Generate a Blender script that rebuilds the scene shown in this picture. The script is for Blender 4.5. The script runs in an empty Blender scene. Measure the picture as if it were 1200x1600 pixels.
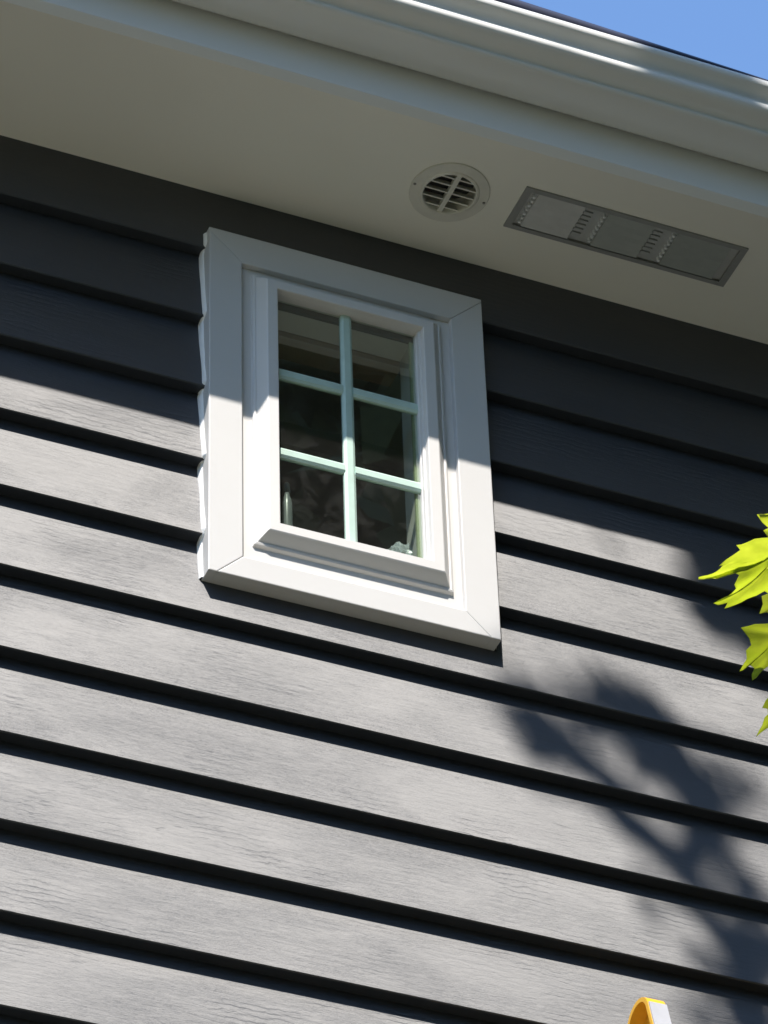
import bpy, bmesh, math, random
from mathutils import Vector, Matrix, noise
import numpy as np

random.seed(7)
rng = random.Random(11)
scene = bpy.context.scene
COL = scene.collection

# ------------------------------------------------------------------ camera
G0 = 6.70                                    # height of the window casing's foot above the lawn
CAM = Vector((-2.1109, -5.7293, -5.117 + G0))
YAW, PITCH, ROLL, FPX = 0.4137, 0.7133, -0.0349, 6114.54
fw = Vector((math.sin(YAW) * math.cos(PITCH), math.cos(YAW) * math.cos(PITCH), math.sin(PITCH)))
rt = Vector((math.cos(YAW), -math.sin(YAW), 0))
up = rt.cross(fw)
rt, up = (math.cos(ROLL) * rt + math.sin(ROLL) * up, -math.sin(ROLL) * rt + math.cos(ROLL) * up)
cam_data = bpy.data.cameras.new('camera')
cam = bpy.data.objects.new('camera', cam_data)
COL.objects.link(cam)
cam.matrix_world = Matrix(((rt.x, up.x, -fw.x, CAM.x), (rt.y, up.y, -fw.y, CAM.y),
                           (rt.z, up.z, -fw.z, CAM.z), (0, 0, 0, 1)))
cam_data.sensor_fit = 'VERTICAL'
cam_data.sensor_height = 36.0
cam_data.lens = FPX / 1600 * 36.0
cam_data.clip_start = 0.05
cam_data.clip_end = 2000
scene.camera = cam

# ------------------------------------------------------------------ light
SUN = Vector((-0.52, -1.0, 1.47)).normalized()         # towards the sun
world = bpy.data.worlds.new('World')
scene.world = world
world.use_nodes = True
wn = world.node_tree
wn.nodes.clear()
sky = wn.nodes.new('ShaderNodeTexSky')
sky.sky_type = 'NISHITA'
sky.sun_disc = False
sky.sun_elevation = math.asin(SUN.z)
sky.sun_rotation = math.atan2(SUN.x, SUN.y) % (2 * math.pi)
sky.ozone_density = 7.0
sky.air_density = 1.25
sky.dust_density = 0.3
bg = wn.nodes.new('ShaderNodeBackground')
bg.inputs['Strength'].default_value = 0.15
wo = wn.nodes.new('ShaderNodeOutputWorld')
wn.links.new(sky.outputs[0], bg.inputs['Color'])
wn.links.new(bg.outputs[0], wo.inputs['Surface'])

sun_data = bpy.data.lights.new('sun', 'SUN')
sun_data.energy = 4.3
sun_data.angle = math.radians(0.53)
sun_data.color = (1.0, 0.935, 0.86)
sun = bpy.data.objects.new('sun', sun_data)
COL.objects.link(sun)
sun.rotation_euler = SUN.to_track_quat('Z', 'Y').to_euler()
sun.location = (-6, -12, 20)

scene.view_settings.view_transform = 'Standard'
scene.view_settings.look = 'None'
scene.view_settings.gamma = 1.0
scene.view_settings.exposure = 0.95
scene.render.engine = 'CYCLES'
scene.cycles.filter_width = 1.55
scene.cycles.max_bounces = 10
scene.cycles.transparent_max_bounces = 16


# ------------------------------------------------------------------ helpers
def project(p):
    v = Vector(p) - CAM
    d = v.dot(fw)
    return (600 + FPX * v.dot(rt) / d, 800 - FPX * v.dot(up) / d, d)


def pixel_ray(px, py):
    return (fw + rt * ((px - 600) / FPX) - up * ((py - 800) / FPX)).normalized()


def wall_point(px, py, y=0.0):
    d = pixel_ray(px, py)
    return CAM + d * ((y - CAM.y) / d.y)


def obj(name, verts, faces, mat, parent=None, smooth=False):
    me = bpy.data.meshes.new(name)
    me.from_pydata([tuple(v) for v in verts], [], [tuple(f) for f in faces])
    me.validate()
    bm = bmesh.new()
    bm.from_mesh(me)
    bmesh.ops.recalc_face_normals(bm, faces=bm.faces)
    bm.to_mesh(me)
    bm.free()
    if smooth:
        for p in me.polygons:
            p.use_smooth = True
    return link(name, me, mat, parent)


def link(name, me, mat, parent=None):
    if mat is not None and not me.materials:
        me.materials.append(mat)
    o = bpy.data.objects.new(name, me)
    COL.objects.link(o)
    if parent is not None:
        o.parent = parent
        o.matrix_parent_inverse = parent_inverse(parent)
    return o


def parent_inverse(p):
    m = Matrix.Identity(4)
    while p is not None:
        m = Matrix.Translation(p.location) @ m
        p = p.parent
        break
    return m.inverted()


def thing(name, label, cat, loc=(0, 0, 0), group=None):
    o = bpy.data.objects.new(name, None)
    o.location = loc
    o.empty_display_size = 0.1
    COL.objects.link(o)
    o['label'] = label
    o['category'] = cat
    if group:
        o['group'] = group
    return o


class MB:
    """collects faces for one mesh"""
    def __init__(s):
        s.v, s.f = [], []

    def add(s, verts, faces):
        n = len(s.v)
        s.v += [tuple(v) for v in verts]
        s.f += [tuple(i + n for i in f) for f in faces]

    def box(s, x0, x1, y0, y1, z0, z1):
        s.add([(x0, y0, z0), (x1, y0, z0), (x1, y1, z0), (x0, y1, z0),
               (x0, y0, z1), (x1, y0, z1), (x1, y1, z1), (x0, y1, z1)],
              [(0, 3, 2, 1), (4, 5, 6, 7), (0, 1, 5, 4), (1, 2, 6, 5), (2, 3, 7, 6), (3, 0, 4, 7)])

    def prism(s, poly, y0, y1, b=0.0):
        """polygon in (x, z), front face at y0 with its edges eased by b, back at y1"""
        n = len(poly)
        if b > 0:
            k = b * 0.3
            rings = [[(x, y0, z) for x, z in inset(poly, b)],
                     [(x, y0 + k, z) for x, z in inset(poly, k)],
                     [(x, y0 + b, z) for x, z in poly],
                     [(x, y1, z) for x, z in poly]]
        else:
            rings = [[(x, y0, z) for x, z in poly], [(x, y1, z) for x, z in poly]]
        vs = [p for r in rings for p in r]
        fs = [tuple(range(n)), tuple(range((len(rings) - 1) * n, len(rings) * n))[::-1]]
        for r in range(len(rings) - 1):
            for i in range(n):
                j = (i + 1) % n
                fs.append((r * n + i, r * n + j, (r + 1) * n + j, (r + 1) * n + i))
        s.add(vs, fs)

    def tube(s, p0, p1, r0, r1, n=8, cap=True):
        p0, p1 = Vector(p0), Vector(p1)
        d = (p1 - p0).normalized()
        a = d.orthogonal().normalized()
        c = d.cross(a)
        vs = []
        for p, r in ((p0, r0), (p1, r1)):
            for i in range(n):
                t = 2 * math.pi * i / n
                vs.append(p + (a * math.cos(t) + c * math.sin(t)) * r)
        fs = [(i, (i + 1) % n, n + (i + 1) % n, n + i) for i in range(n)]
        if cap:
            fs += [tuple(range(n))[::-1], tuple(range(n, 2 * n))]
        s.add(vs, fs)

    def path(s, pts, radii, n=8):
        pts = [Vector(p) for p in pts]
        base = len(s.v)
        ref = None
        for k, p in enumerate(pts):
            d = (pts[min(k + 1, len(pts) - 1)] - pts[max(k - 1, 0)]).normalized()
            if ref is None:
                ref = d.orthogonal().normalized()
            a = (ref - d * ref.dot(d)).normalized()
            ref = a
            c = d.cross(a)
            for i in range(n):
                t = 2 * math.pi * i / n
                s.v.append(tuple(p + (a * math.cos(t) + c * math.sin(t)) * radii[k]))
        for k in range(len(pts) - 1):
            for i in range(n):
                j = (i + 1) % n
                s.f.append((base + k * n + i, base + k * n + j, base + (k + 1) * n + j, base + (k + 1) * n + i))
        s.f.append(tuple(base + i for i in range(n))[::-1])
        s.f.append(tuple(base + (len(pts) - 1) * n + i for i in range(n)))

    def sweep_x(s, prof, xs, closed=True, wob=None, caps=True):
        """profile of (y, z) points run along the x positions"""
        n = len(prof)
        base = len(s.v)
        for x in xs:
            for k, (y, z) in enumerate(prof):
                dy, dz = wob(x, k) if wob else (0, 0)
                s.v.append((x, y + dy, z + dz))
        m = n if closed else n - 1
        for i in range(len(xs) - 1):
            for k in range(m):
                j = (k + 1) % n
                a = base + i * n
                s.f.append((a + k, a + j, a + n + j, a + n + k))
        if closed and caps:
            s.f.append(tuple(base + k for k in range(n)))
            s.f.append(tuple(base + (len(xs) - 1) * n + k for k in range(n))[::-1])

    def build(s, name, mat, parent=None, smooth=False):
        return obj(name, s.v, s.f, mat, parent, smooth)


def inset(poly, d):
    n = len(poly)
    area = sum(poly[i][0] * poly[(i + 1) % n][1] - poly[(i + 1) % n][0] * poly[i][1] for i in range(n))
    sg = 1 if area > 0 else -1
    out = []
    for i in range(n):
        p0, p1, p2 = Vector(poly[i - 1]), Vector(poly[i]), Vector(poly[(i + 1) % n])
        e1, e2 = (p1 - p0).normalized(), (p2 - p1).normalized()
        n1 = Vector((-e1.y, e1.x)) * sg
        n2 = Vector((-e2.y, e2.x)) * sg
        m = (n1 + n2)
        m = m / max(m.dot(n1), 0.2)
        out.append((p1.x + m.x * d, p1.y + m.y * d))
    return out


def autosmooth(o, angle=35):
    me = o.data
    for p in me.polygons:
        p.use_smooth = True
    bm = bmesh.new()
    bm.from_mesh(me)
    for e in bm.edges:
        if len(e.link_faces) == 2 and e.calc_face_angle(0) > math.radians(angle):
            e.smooth = False
    bm.to_mesh(me)
    bm.free()
    return o


# ------------------------------------------------------------------ materials
def mat(name):
    m = bpy.data.materials.new(name)
    m.use_nodes = True
    nt = m.node_tree
    b = nt.nodes['Principled BSDF']
    return m, nt, b, nt.nodes, nt.links


def coords(nt, scale, rnd=0.0, kind='Object'):
    tc = nt.nodes.new('ShaderNodeTexCoord')
    mp = nt.nodes.new('ShaderNodeMapping')
    mp.inputs['Scale'].default_value = scale
    if rnd:
        oi = nt.nodes.new('ShaderNodeObjectInfo')
        ml = nt.nodes.new('ShaderNodeVectorMath')
        ml.operation = 'SCALE'
        ml.inputs[0].default_value = (rnd, rnd * 0.7, rnd * 1.3)
        nt.links.new(oi.outputs['Random'], ml.inputs['Scale'])
        ad = nt.nodes.new('ShaderNodeVectorMath')
        nt.links.new(tc.outputs[kind], ad.inputs[0])
        nt.links.new(ml.outputs[0], ad.inputs[1])
        nt.links.new(ad.outputs[0], mp.inputs['Vector'])
    else:
        nt.links.new(tc.outputs[kind], mp.inputs['Vector'])
    return mp.outputs[0]


def noise_tex(nt, vec, scale, detail=4, rough=0.55, dist=0.0):
    n = nt.nodes.new('ShaderNodeTexNoise')
    n.inputs['Scale'].default_value = scale
    n.inputs['Detail'].default_value = detail
    n.inputs['Roughness'].default_value = rough
    n.inputs['Distortion'].default_value = dist
    nt.links.new(vec, n.inputs['Vector'])
    return n.outputs['Fac']


def ramp(nt, fac, stops):
    r = nt.nodes.new('ShaderNodeValToRGB')
    el = r.color_ramp.elements
    while len(el) < len(stops):
        el.new(0.5)
    for e, (p, c) in zip(el, stops):
        e.position = p
        e.color = (*c, 1)
    nt.links.new(fac, r.inputs['Fac'])
    return r.outputs['Color']


def math_node(nt, op, a, b):
    n = nt.nodes.new('ShaderNodeMath')
    n.operation = op
    for i, v in enumerate((a, b)):
        if isinstance(v, (int, float)):
            n.inputs[i].default_value = v
        else:
            nt.links.new(v, n.inputs[i])
    return n.outputs[0]


def bump(nt, b, height, strength, distance):
    n = nt.nodes.new('ShaderNodeBump')
    n.inputs['Strength'].default_value = strength
    n.inputs['Distance'].default_value = distance
    nt.links.new(height, n.inputs['Height'])
    nt.links.new(n.outputs[0], b.inputs['Normal'])


def siding_material():
    m, nt, b, N, L = mat('painted_wood_siding')
    v1 = coords(nt, (1, 1, 1), 37.0)
    vb = coords(nt, (1.0, 1.0, 2.6), 37.0)
    warp = noise_tex(nt, v1, 2.3, 3)
    # long grain lines bent round soft figures, stronger in some places than in others
    vg = coords(nt, (4.0, 1.0, 34.0), 37.0)
    grain = noise_tex(nt, vg, 3.0, 9, 0.72, 2.6)
    vf = coords(nt, (24.0, 8.0, 70.0), 37.0)
    fleck = noise_tex(nt, vf, 1.5, 6, 0.75, 1.6)
    blotch = noise_tex(nt, vb, 4.2, 6, 0.62, 0.8)
    patch = noise_tex(nt, vb, 2.1, 4, 0.6, 0.5)
    pm = nt.nodes.new('ShaderNodeMapRange')
    pm.inputs[1].default_value = 0.40
    pm.inputs[2].default_value = 0.66
    pm.inputs[3].default_value = 0.5
    pm.inputs[4].default_value = 1.25
    L.new(patch, pm.inputs[0])
    h = math_node(nt, 'ADD', math_node(nt, 'MULTIPLY', grain, 0.8), math_node(nt, 'MULTIPLY', fleck, 0.75))
    h = math_node(nt, 'MULTIPLY', h, pm.outputs[0])
    # embossed growth-ring figure, showing only in places
    wv = nt.nodes.new('ShaderNodeTexWave')
    wv.wave_type = 'BANDS'
    wv.bands_direction = 'Z'
    wv.inputs['Scale'].default_value = 9.0
    wv.inputs['Distortion'].default_value = 7.0
    wv.inputs['Detail'].default_value = 4.0
    wv.inputs['Detail Scale'].default_value = 1.6
    wv.inputs['Detail Roughness'].default_value = 0.6
    L.new(coords(nt, (0.9, 1.0, 2.4), 37.0), wv.inputs['Vector'])
    wm = nt.nodes.new('ShaderNodeMapRange')
    wm.inputs[1].default_value = 0.50
    wm.inputs[2].default_value = 0.66
    wm.inputs[3].default_value = 0.08
    wm.inputs[4].default_value = 0.52
    L.new(noise_tex(nt, coords(nt, (1.0, 1.0, 2.0), 53.0), 3.4, 4, 0.6, 0.6), wm.inputs[0])
    ring_h = math_node(nt, 'MULTIPLY', math_node(nt, 'POWER', wv.outputs['Fac'], 2.5), wm.outputs[0])
    h = math_node(nt, 'SUBTRACT', h, ring_h)
    h = math_node(nt, 'ADD', h, math_node(nt, 'MULTIPLY', warp, 0.35))
    vk = coords(nt, (7.0, 3.0, 26.0), 37.0)
    kn = noise_tex(nt, vk, 1.0, 3, 0.5, 0.6)
    km = nt.nodes.new('ShaderNodeMapRange')
    km.inputs[1].default_value = 0.70
    km.inputs[2].default_value = 0.78
    L.new(kn, km.inputs[0])
    h = math_node(nt, 'SUBTRACT', h, math_node(nt, 'MULTIPLY', km.outputs[0], 0.5))
    bump(nt, b, h, 0.32, 0.0026)
    oi_ = nt.nodes.new('ShaderNodeObjectInfo')
    mix = math_node(nt, 'ADD', math_node(nt, 'MULTIPLY', blotch, 0.65), math_node(nt, 'MULTIPLY', fleck, 0.35))
    mix = math_node(nt, 'ADD', mix, math_node(nt, 'MULTIPLY', math_node(nt, 'SUBTRACT', oi_.outputs['Random'], 0.5), 0.10))
    c = ramp(nt, mix, [(0.30, (0.024, 0.028, 0.036)), (0.5, (0.031, 0.035, 0.042)), (0.70, (0.040, 0.043, 0.049))])
    L.new(c, b.inputs['Base Color'])
    r = nt.nodes.new('ShaderNodeMapRange')
    r.inputs[3].default_value = 0.55
    r.inputs[4].default_value = 0.59
    L.new(blotch, r.inputs[0])
    L.new(r.outputs[0], b.inputs['Roughness'])
    b.inputs['Specular IOR Level'].default_value = 1.0
    # satin paint brushed on: the sheen spreads further sideways than up and down
    b.inputs['Anisotropic'].default_value = 0.88
    tg = nt.nodes.new('ShaderNodeCombineXYZ')
    tg.inputs[0].default_value = 1.0
    L.new(tg.outputs[0], b.inputs['Tangent'])
    return m


def paint_material(name, col, rough, dirt=0.04, scale=9.0, bumpd=0.0004, spec=0.5):
    m, nt, b, N, L = mat(name)
    v = coords(nt, (1, 1, 1), 11.0)
    n1 = noise_tex(nt, v, scale, 6, 0.6, 0.3)
    n2 = noise_tex(nt, v, scale * 0.22, 3)
    f = math_node(nt, 'ADD', math_node(nt, 'MULTIPLY', n1, 0.5), math_node(nt, 'MULTIPLY', n2, 0.5))
    lo = tuple(c * (1 - dirt * 2) for c in col)
    c = ramp(nt, f, [(0.3, lo), (0.7, col)])
    L.new(c, b.inputs['Base Color'])
    b.inputs['Roughness'].default_value = rough
    b.inputs['Specular IOR Level'].default_value = spec
    if bumpd:
        n3 = noise_tex(nt, v, 60, 3)
        bump(nt, b, math_node(nt, 'ADD', n3, math_node(nt, 'MULTIPLY', n2, 3.0)), 0.5, bumpd)
    return m


def plain(name, col, rough=0.5, metal=0.0, spec=0.5):
    m, nt, b, N, L = mat(name)
    v = coords(nt, (1, 1, 1), 5.0)
    n = noise_tex(nt, v, 25, 4)
    c = ramp(nt, n, [(0.3, tuple(x * 0.88 for x in col)), (0.7, col)])
    L.new(c, b.inputs['Base Color'])
    b.inputs['Roughness'].default_value = rough
    b.inputs['Metallic'].default_value = metal
    b.inputs['Specular IOR Level'].default_value = spec
    return m


def glass_material():
    m = bpy.data.materials.new('window_glass')
    m.use_nodes = True
    nt = m.node_tree
    nt.nodes.clear()
    out = nt.nodes.new('ShaderNodeOutputMaterial')
    tr = nt.nodes.new('ShaderNodeBsdfTransparent')
    tr.inputs['Color'].default_value = (0.70, 0.77, 0.71, 1)
    gl = nt.nodes.new('ShaderNodeBsdfGlossy')
    gl.inputs['Roughness'].default_value = 0.012
    gl.inputs['Color'].default_value = (0.95, 1.0, 0.97, 1)
    fr = nt.nodes.new('ShaderNodeValue')
    fr.outputs[0].default_value = 0.19
    mx = nt.nodes.new('ShaderNodeMixShader')
    v = coords(nt, (1, 1, 1), 3.0)
    n = noise_tex(nt, v, 3.0, 2)
    bp = nt.nodes.new('ShaderNodeBump')
    bp.inputs['Strength'].default_value = 0.04
    bp.inputs['Distance'].default_value = 0.004
    nt.links.new(n, bp.inputs['Height'])
    nt.links.new(bp.outputs[0], gl.inputs['Normal'])
    nt.links.new(fr.outputs[0], mx.inputs[0])
    nt.links.new(tr.outputs[0], mx.inputs[1])
    # thin film of dust on the outside
    df = nt.nodes.new('ShaderNodeBsdfDiffuse')
    df.inputs['Color'].default_value = (0.5, 0.5, 0.47, 1)
    dm = nt.nodes.new('ShaderNodeMixShader')
    d = noise_tex(nt, v, 14.0, 6, 0.65, 0.8)
    dr = nt.nodes.new('ShaderNodeMapRange')
    dr.inputs[1].default_value = 0.48
    dr.inputs[2].default_value = 0.8
    dr.inputs[3].default_value = 0.012
    dr.inputs[4].default_value = 0.06
    nt.links.new(d, dr.inputs[0])
    nt.links.new(gl.outputs[0], mx.inputs[2])
    nt.links.new(dr.outputs[0], dm.inputs[0])
    nt.links.new(mx.outputs[0], dm.inputs[1])
    nt.links.new(df.outputs[0], dm.inputs[2])
    nt.links.new(dm.outputs[0], out.inputs['Surface'])
    return m


def leaf_material(name='maple_leaf', thru=0.75, dim=1.0):
    m = bpy.data.materials.new(name)
    m.use_nodes = True
    nt = m.node_tree
    nt.nodes.clear()
    out = nt.nodes.new('ShaderNodeOutputMaterial')
    v = coords(nt, (1, 1, 1), 9.0)
    n = noise_tex(nt, v, 22, 5, 0.6)
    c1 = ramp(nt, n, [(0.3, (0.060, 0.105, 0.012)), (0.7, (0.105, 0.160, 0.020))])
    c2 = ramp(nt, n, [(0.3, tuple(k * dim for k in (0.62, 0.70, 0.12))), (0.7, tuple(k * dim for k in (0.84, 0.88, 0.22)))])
    pb = nt.nodes.new('ShaderNodeBsdfPrincipled')
    pb.inputs['Roughness'].default_value = 0.45
    nt.links.new(c1, pb.inputs['Base Color'])
    tl = nt.nodes.new('ShaderNodeBsdfTranslucent')
    nt.links.new(c2, tl.inputs['Color'])
    mx = nt.nodes.new('ShaderNodeMixShader')
    mx.inputs[0].default_value = thru
    nt.links.new(pb.outputs[0], mx.inputs[1])
    nt.links.new(tl.outputs[0], mx.inputs[2])
    nt.links.new(mx.outputs[0], out.inputs['Surface'])
    return m


def bark_material():
    m, nt, b, N, L = mat('maple_bark')
    v = coords(nt, (6, 6, 1.5))
    n = noise_tex(nt, v, 4, 8, 0.65, 0.5)
    L.new(ramp(nt, n, [(0.3, (0.06, 0.045, 0.035)), (0.7, (0.19, 0.155, 0.125))]), b.inputs['Base Color'])
    b.inputs['Roughness'].default_value = 0.9
    bump(nt, b, n, 0.8, 0.02)
    return m


def lawn_material():
    m, nt, b, N, L = mat('lawn_grass')
    v = coords(nt, (1, 1, 1))
    n = noise_tex(nt, v, 0.6, 8, 0.7)
    n2 = noise_tex(nt, v, 40, 4, 0.7)
    f = math_node(nt, 'ADD', math_node(nt, 'MULTIPLY', n, 0.6), math_node(nt, 'MULTIPLY', n2, 0.4))
    L.new(ramp(nt, f, [(0.3, (0.085, 0.088, 0.045)), (0.7, (0.155, 0.150, 0.085))]), b.inputs['Base Color'])
    b.inputs['Roughness'].default_value = 0.9
    bump(nt, b, n2, 0.8, 0.03)
    return m


def shingle_material():
    m, nt, b, N, L = mat('asphalt_shingle')
    v = coords(nt, (1, 1, 1))
    n = noise_tex(nt, v, 60, 4, 0.7)
    L.new(ramp(nt, n, [(0.3, (0.03, 0.032, 0.036)), (0.7, (0.09, 0.09, 0.095))]), b.inputs['Base Color'])
    b.inputs['Roughness'].default_value = 0.9
    bump(nt, b, n, 0.5, 0.004)
    return m


M_SIDING = siding_material()
M_CASING = paint_material('casing_white_paint', (0.585, 0.58, 0.57), 0.5, 0.02)
M_VINYL = paint_material('white_vinyl', (0.645, 0.635, 0.62), 0.42, 0.015, bumpd=0)
M_CAULK = paint_material('white_caulk', (0.84, 0.84, 0.83), 0.4, 0.02, bumpd=0.001)
M_MUNTIN = plain('mint_white_grille', (0.50, 0.66, 0.585), 0.4)
M_SOFFIT = paint_material('soffit_paint', (0.86, 0.84, 0.75), 0.6, 0.035, 3.0, 0.0006)
M_FASCIA = paint_material('fascia_paint', (0.76, 0.76, 0.74), 0.35, 0.02, 3.0, 0.0)
M_GUTTER = paint_material('gutter_enamel', (0.74, 0.745, 0.725), 0.24, 0.03, 4.0, 0.0)
M_GUARD = plain('dark_gutter_guard', (0.022, 0.028, 0.06), 0.5)
M_PLASTIC = plain('cream_vent_plastic', (0.72, 0.70, 0.62), 0.45)
M_METAL = plain('grey_vent_metal', (0.17, 0.18, 0.185), 0.5, 0.3)
M_METAL_D = plain('dark_vent_metal', (0.30, 0.305, 0.295), 0.55)
M_GRILL_B = plain('grille_backing', (0.44, 0.45, 0.44), 0.55)
M_GLINT = plain('vent_glint', (0.85, 0.86, 0.87), 0.3)
M_SCREW = plain('screw_head', (0.25, 0.24, 0.22), 0.5, 0.4)
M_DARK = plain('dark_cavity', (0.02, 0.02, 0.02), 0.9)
M_BLACK = plain('near_black', (0.035, 0.033, 0.03), 0.6)
M_GLASS = glass_material()
M_ROOM = plain('room_plaster', (0.60, 0.57, 0.52), 0.9)
M_CEIL = plain('room_ceiling', (0.58, 0.55, 0.50), 0.9)
M_HEAD = plain('inner_header_wood', (0.42, 0.30, 0.21), 0.7)
M_LEAF = leaf_material('maple_leaf', 0.78, 1.0)
M_LEAF_G = leaf_material('maple_leaf_green', 0.68, 0.85)  # greener leaf that lets less through
M_CROWN = leaf_material('dimmed_crown_leaf', 0.4, 0.4)  # leaf colour dimmed to stand for the crown's self-shading
M_BLOCK_LEAF = plain('sky_block_foliage', (0.075, 0.105, 0.045), 0.7)
M_VEIN = leaf_material('leaf_vein', 0.85, 1.1)
M_BARK = bark_material()
M_LAWN = lawn_material()
M_SHINGLE = shingle_material()
M_SHEATH = plain('wall_sheathing', (0.10, 0.10, 0.10), 0.9)
M_YELLOW = plain('yellow_fibreglass', (0.86, 0.46, 0.03), 0.4)
M_ALU = plain('bare_aluminium', (0.58, 0.59, 0.63), 0.4, 0.3)
M_CURTAIN = plain('curtain_linen', (0.35, 0.32, 0.27), 0.9)
M_BOTTLE = plain('grey_bottle', (0.20, 0.22, 0.23), 0.3)
M_CLEAR = plain('pale_plastic', (0.42, 0.45, 0.48), 0.3)


def Z(z):
    return z + G0


# ------------------------------------------------------------------ ground
lawn_n = 24
vs, fs = [], []
for i in range(lawn_n + 1):
    for j in range(lawn_n + 1):
        x = -120 + 240 * i / lawn_n
        y = -120 + 240 * j / lawn_n
        vs.append((x, y, 0.0))
for i in range(lawn_n):
    for j in range(lawn_n):
        a = i * (lawn_n + 1) + j
        fs.append((a, a + lawn_n + 1, a + lawn_n + 2, a + 1))
lawn = obj('ground', vs, fs, M_LAWN)
lawn['kind'] = 'structure'
lawn['label'] = 'lawn in front of the house'

walk = MB()  # unseen paving added to bounce sunlight up to the soffit
for i in range(9):
    walk.box(-4.6 + 1.2 * i + 0.004, -4.6 + 1.2 * (i + 1) - 0.004, -2.75, -0.10, -0.05, 0.035)
walk = walk.build('bounce_pavement', plain('pale_concrete', (0.50, 0.49, 0.43), 0.85))
walk['kind'] = 'structure'
walk['label'] = 'added unseen concrete strip that bounces sunlight onto the eave'

# ------------------------------------------------------------------ house
E_, T_, Z0_ = 0.2069, 0.030, 0.9406           # course exposure, butt thickness, datum of the courses
ZS = 1.1198                                   # soffit height
HX0, HX1, HY1 = -4.6, 6.2, 8.0
W_, H_ = 0.65, 0.9824                         # casing outer size
house = thing('house', 'charcoal lap sided house with white window, pale soffit and white gutter', 'house', (0.5, 0, 0))

# sheathing with the window opening
wl = MB()
wy0, wy1 = 0.055, 0.17
wl.box(HX0, 0.09, wy0, wy1, 0, Z(ZS) + 0.20)
wl.box(0.56, HX1, wy0, wy1, 0, Z(ZS) + 0.20)
wl.box(0.09, 0.56, wy0, wy1, 0, Z(0.09))
wl.box(0.09, 0.56, wy0, wy1, Z(0.88), Z(ZS) + 0.20)
wall = wl.build('wall', M_SHEATH, house)
side = MB()
side.box(HX0, HX0 + 0.15, wy1, HY1, 0, Z(ZS) + 0.05)
side.box(HX1 - 0.15, HX1, wy1, HY1, 0, Z(ZS) + 0.05)
side.box(HX0, HX1, HY1, HY1 + 0.15, 0, Z(ZS) + 0.05)
side.build('side_wall', M_SIDING, house)


def taper(zb):
    return 0.004 if zb > Z(Z0_) - 0.01 else T_


def board_profile(zb, zt=None):
    """clapboard section: thick butt at the bottom, thin top tucked under the next course"""
    top = zb + E_ + 0.03
    c = 0.0025
    tp = taper(zb)
    yt = tp * (top - zb) / E_
    return [(0.046, zb), (c * 1.1, zb), (0.0003, zb + c), (tp * 0.25, zb + E_ * 0.25), (tp * 0.5, zb + E_ * 0.5),
            (tp * 0.75, zb + E_ * 0.75), (yt, top), (0.046, top)]


def section_at(zb, lo, hi):
    """the same section cut between two heights"""
    top = zb + E_ + 0.03
    lo2, hi2 = max(lo, zb), min(hi, top)
    f = lambda z: taper(zb) * (z - zb) / E_
    if lo2 <= zb + 1e-6:
        p = board_profile(zb)
        pts = [p[0], p[1], p[2]] + [(f(z), z) for z in [zb + E_ * .25, zb + E_ * .5, zb + E_ * .75] if z < hi2 - .004]
    else:
        pts = [(0.046, lo2), (f(lo2), lo2)] + [(f(z), z) for z in [zb + E_ * .25, zb + E_ * .5, zb + E_ * .75] if lo2 + .004 < z < hi2 - .004]
    pts += [(f(hi2), hi2), (0.046, hi2)]
    return pts


def xs_range(a, b, step=0.12):
    n = max(1, int(round((b - a) / step)))
    return [a + (b - a) * i / n for i in range(n + 1)]


def board_wobble(row):
    def w(x, k):
        if k in (0, 7):
            return (0, 0)
        a = noise.noise(Vector((x * 1.9, row * 7.3, 0.0)))
        b = noise.noise(Vector((x * 1.3, row * 3.1, 5.0)))
        return (a * 0.0011, b * 0.0013 if k in (1, 2) else 0.0)
    return w


win_lo, win_hi = Z(0.004), Z(H_ - 0.004)
row = 0
zb = Z(Z0_)
while zb > -0.05:
    b = MB()
    wob = board_wobble(row)
    top = zb + E_ + 0.03
    cut_top = min(top, Z(ZS) + 0.05)
    inwin = (zb < win_hi) and (zb + E_ > win_lo)
    if not inwin:
        if zb < 0.02:
            sec = section_at(zb, 0.01, top)
        else:
            sec = board_profile(zb) if top <= Z(ZS) + 0.05 else section_at(zb, zb, Z(ZS) + 0.05)
        b.sweep_x(sec, xs_range(HX0 + 0.11, HX1 - 0.11), wob=wob)
    else:
        sec = board_profile(zb)
        b.sweep_x(sec, xs_range(HX0 + 0.11, 0.004), wob=wob)
        b.sweep_x(sec, xs_range(W_ - 0.004, HX1 - 0.11), wob=wob)
        if zb < win_lo - 0.004:                      # course notched under the casing
            s2 = section_at(zb, zb, win_lo)
            b.sweep_x(s2, xs_range(0.004, W_ - 0.004), wob=wob)
        if zb + E_ > win_hi + 0.004:                 # course notched over the casing
            s2 = section_at(zb, max(zb, win_hi), top)
            b.sweep_x(s2, xs_range(0.004, W_ - 0.004), wob=wob if zb > win_hi else (lambda x, k: (0, 0)))
    o = autosmooth(b.build('siding_board', M_SIDING, wall), 30)
    row += 1
    zb -= E_

cb = MB()
cb.box(HX0 - 0.02, HX0 + 0.1, -0.03, 0.05, 0, Z(ZS) - 0.002)
cb.build('corner_board', M_CASING, house)
cb = MB()
cb.box(HX1 - 0.1, HX1 + 0.02, -0.03, 0.05, 0, Z(ZS) - 0.002)
cb.build('corner_board', M_CASING, house)

# ---- soffit with the two vent openings
VC, VR = (0.508, -0.188), 0.062               # round vent
GX0, GX1, GY0, GY1 = 0.662, 1.2122, -0.267, -0.1362
SY0, SY1 = -0.3795, 0.06
sf = MB()
hw = 0.085
xs = [HX0 - 0.3, VC[0] - hw, VC[0] + hw, GX0 + 0.008, GX1 - 0.008, HX1 + 0.3]
ysl = [SY0, GY0 + 0.008, GY1 - 0.008, SY1]
zf, zbk = Z(ZS), Z(ZS) + 0.012


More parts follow.
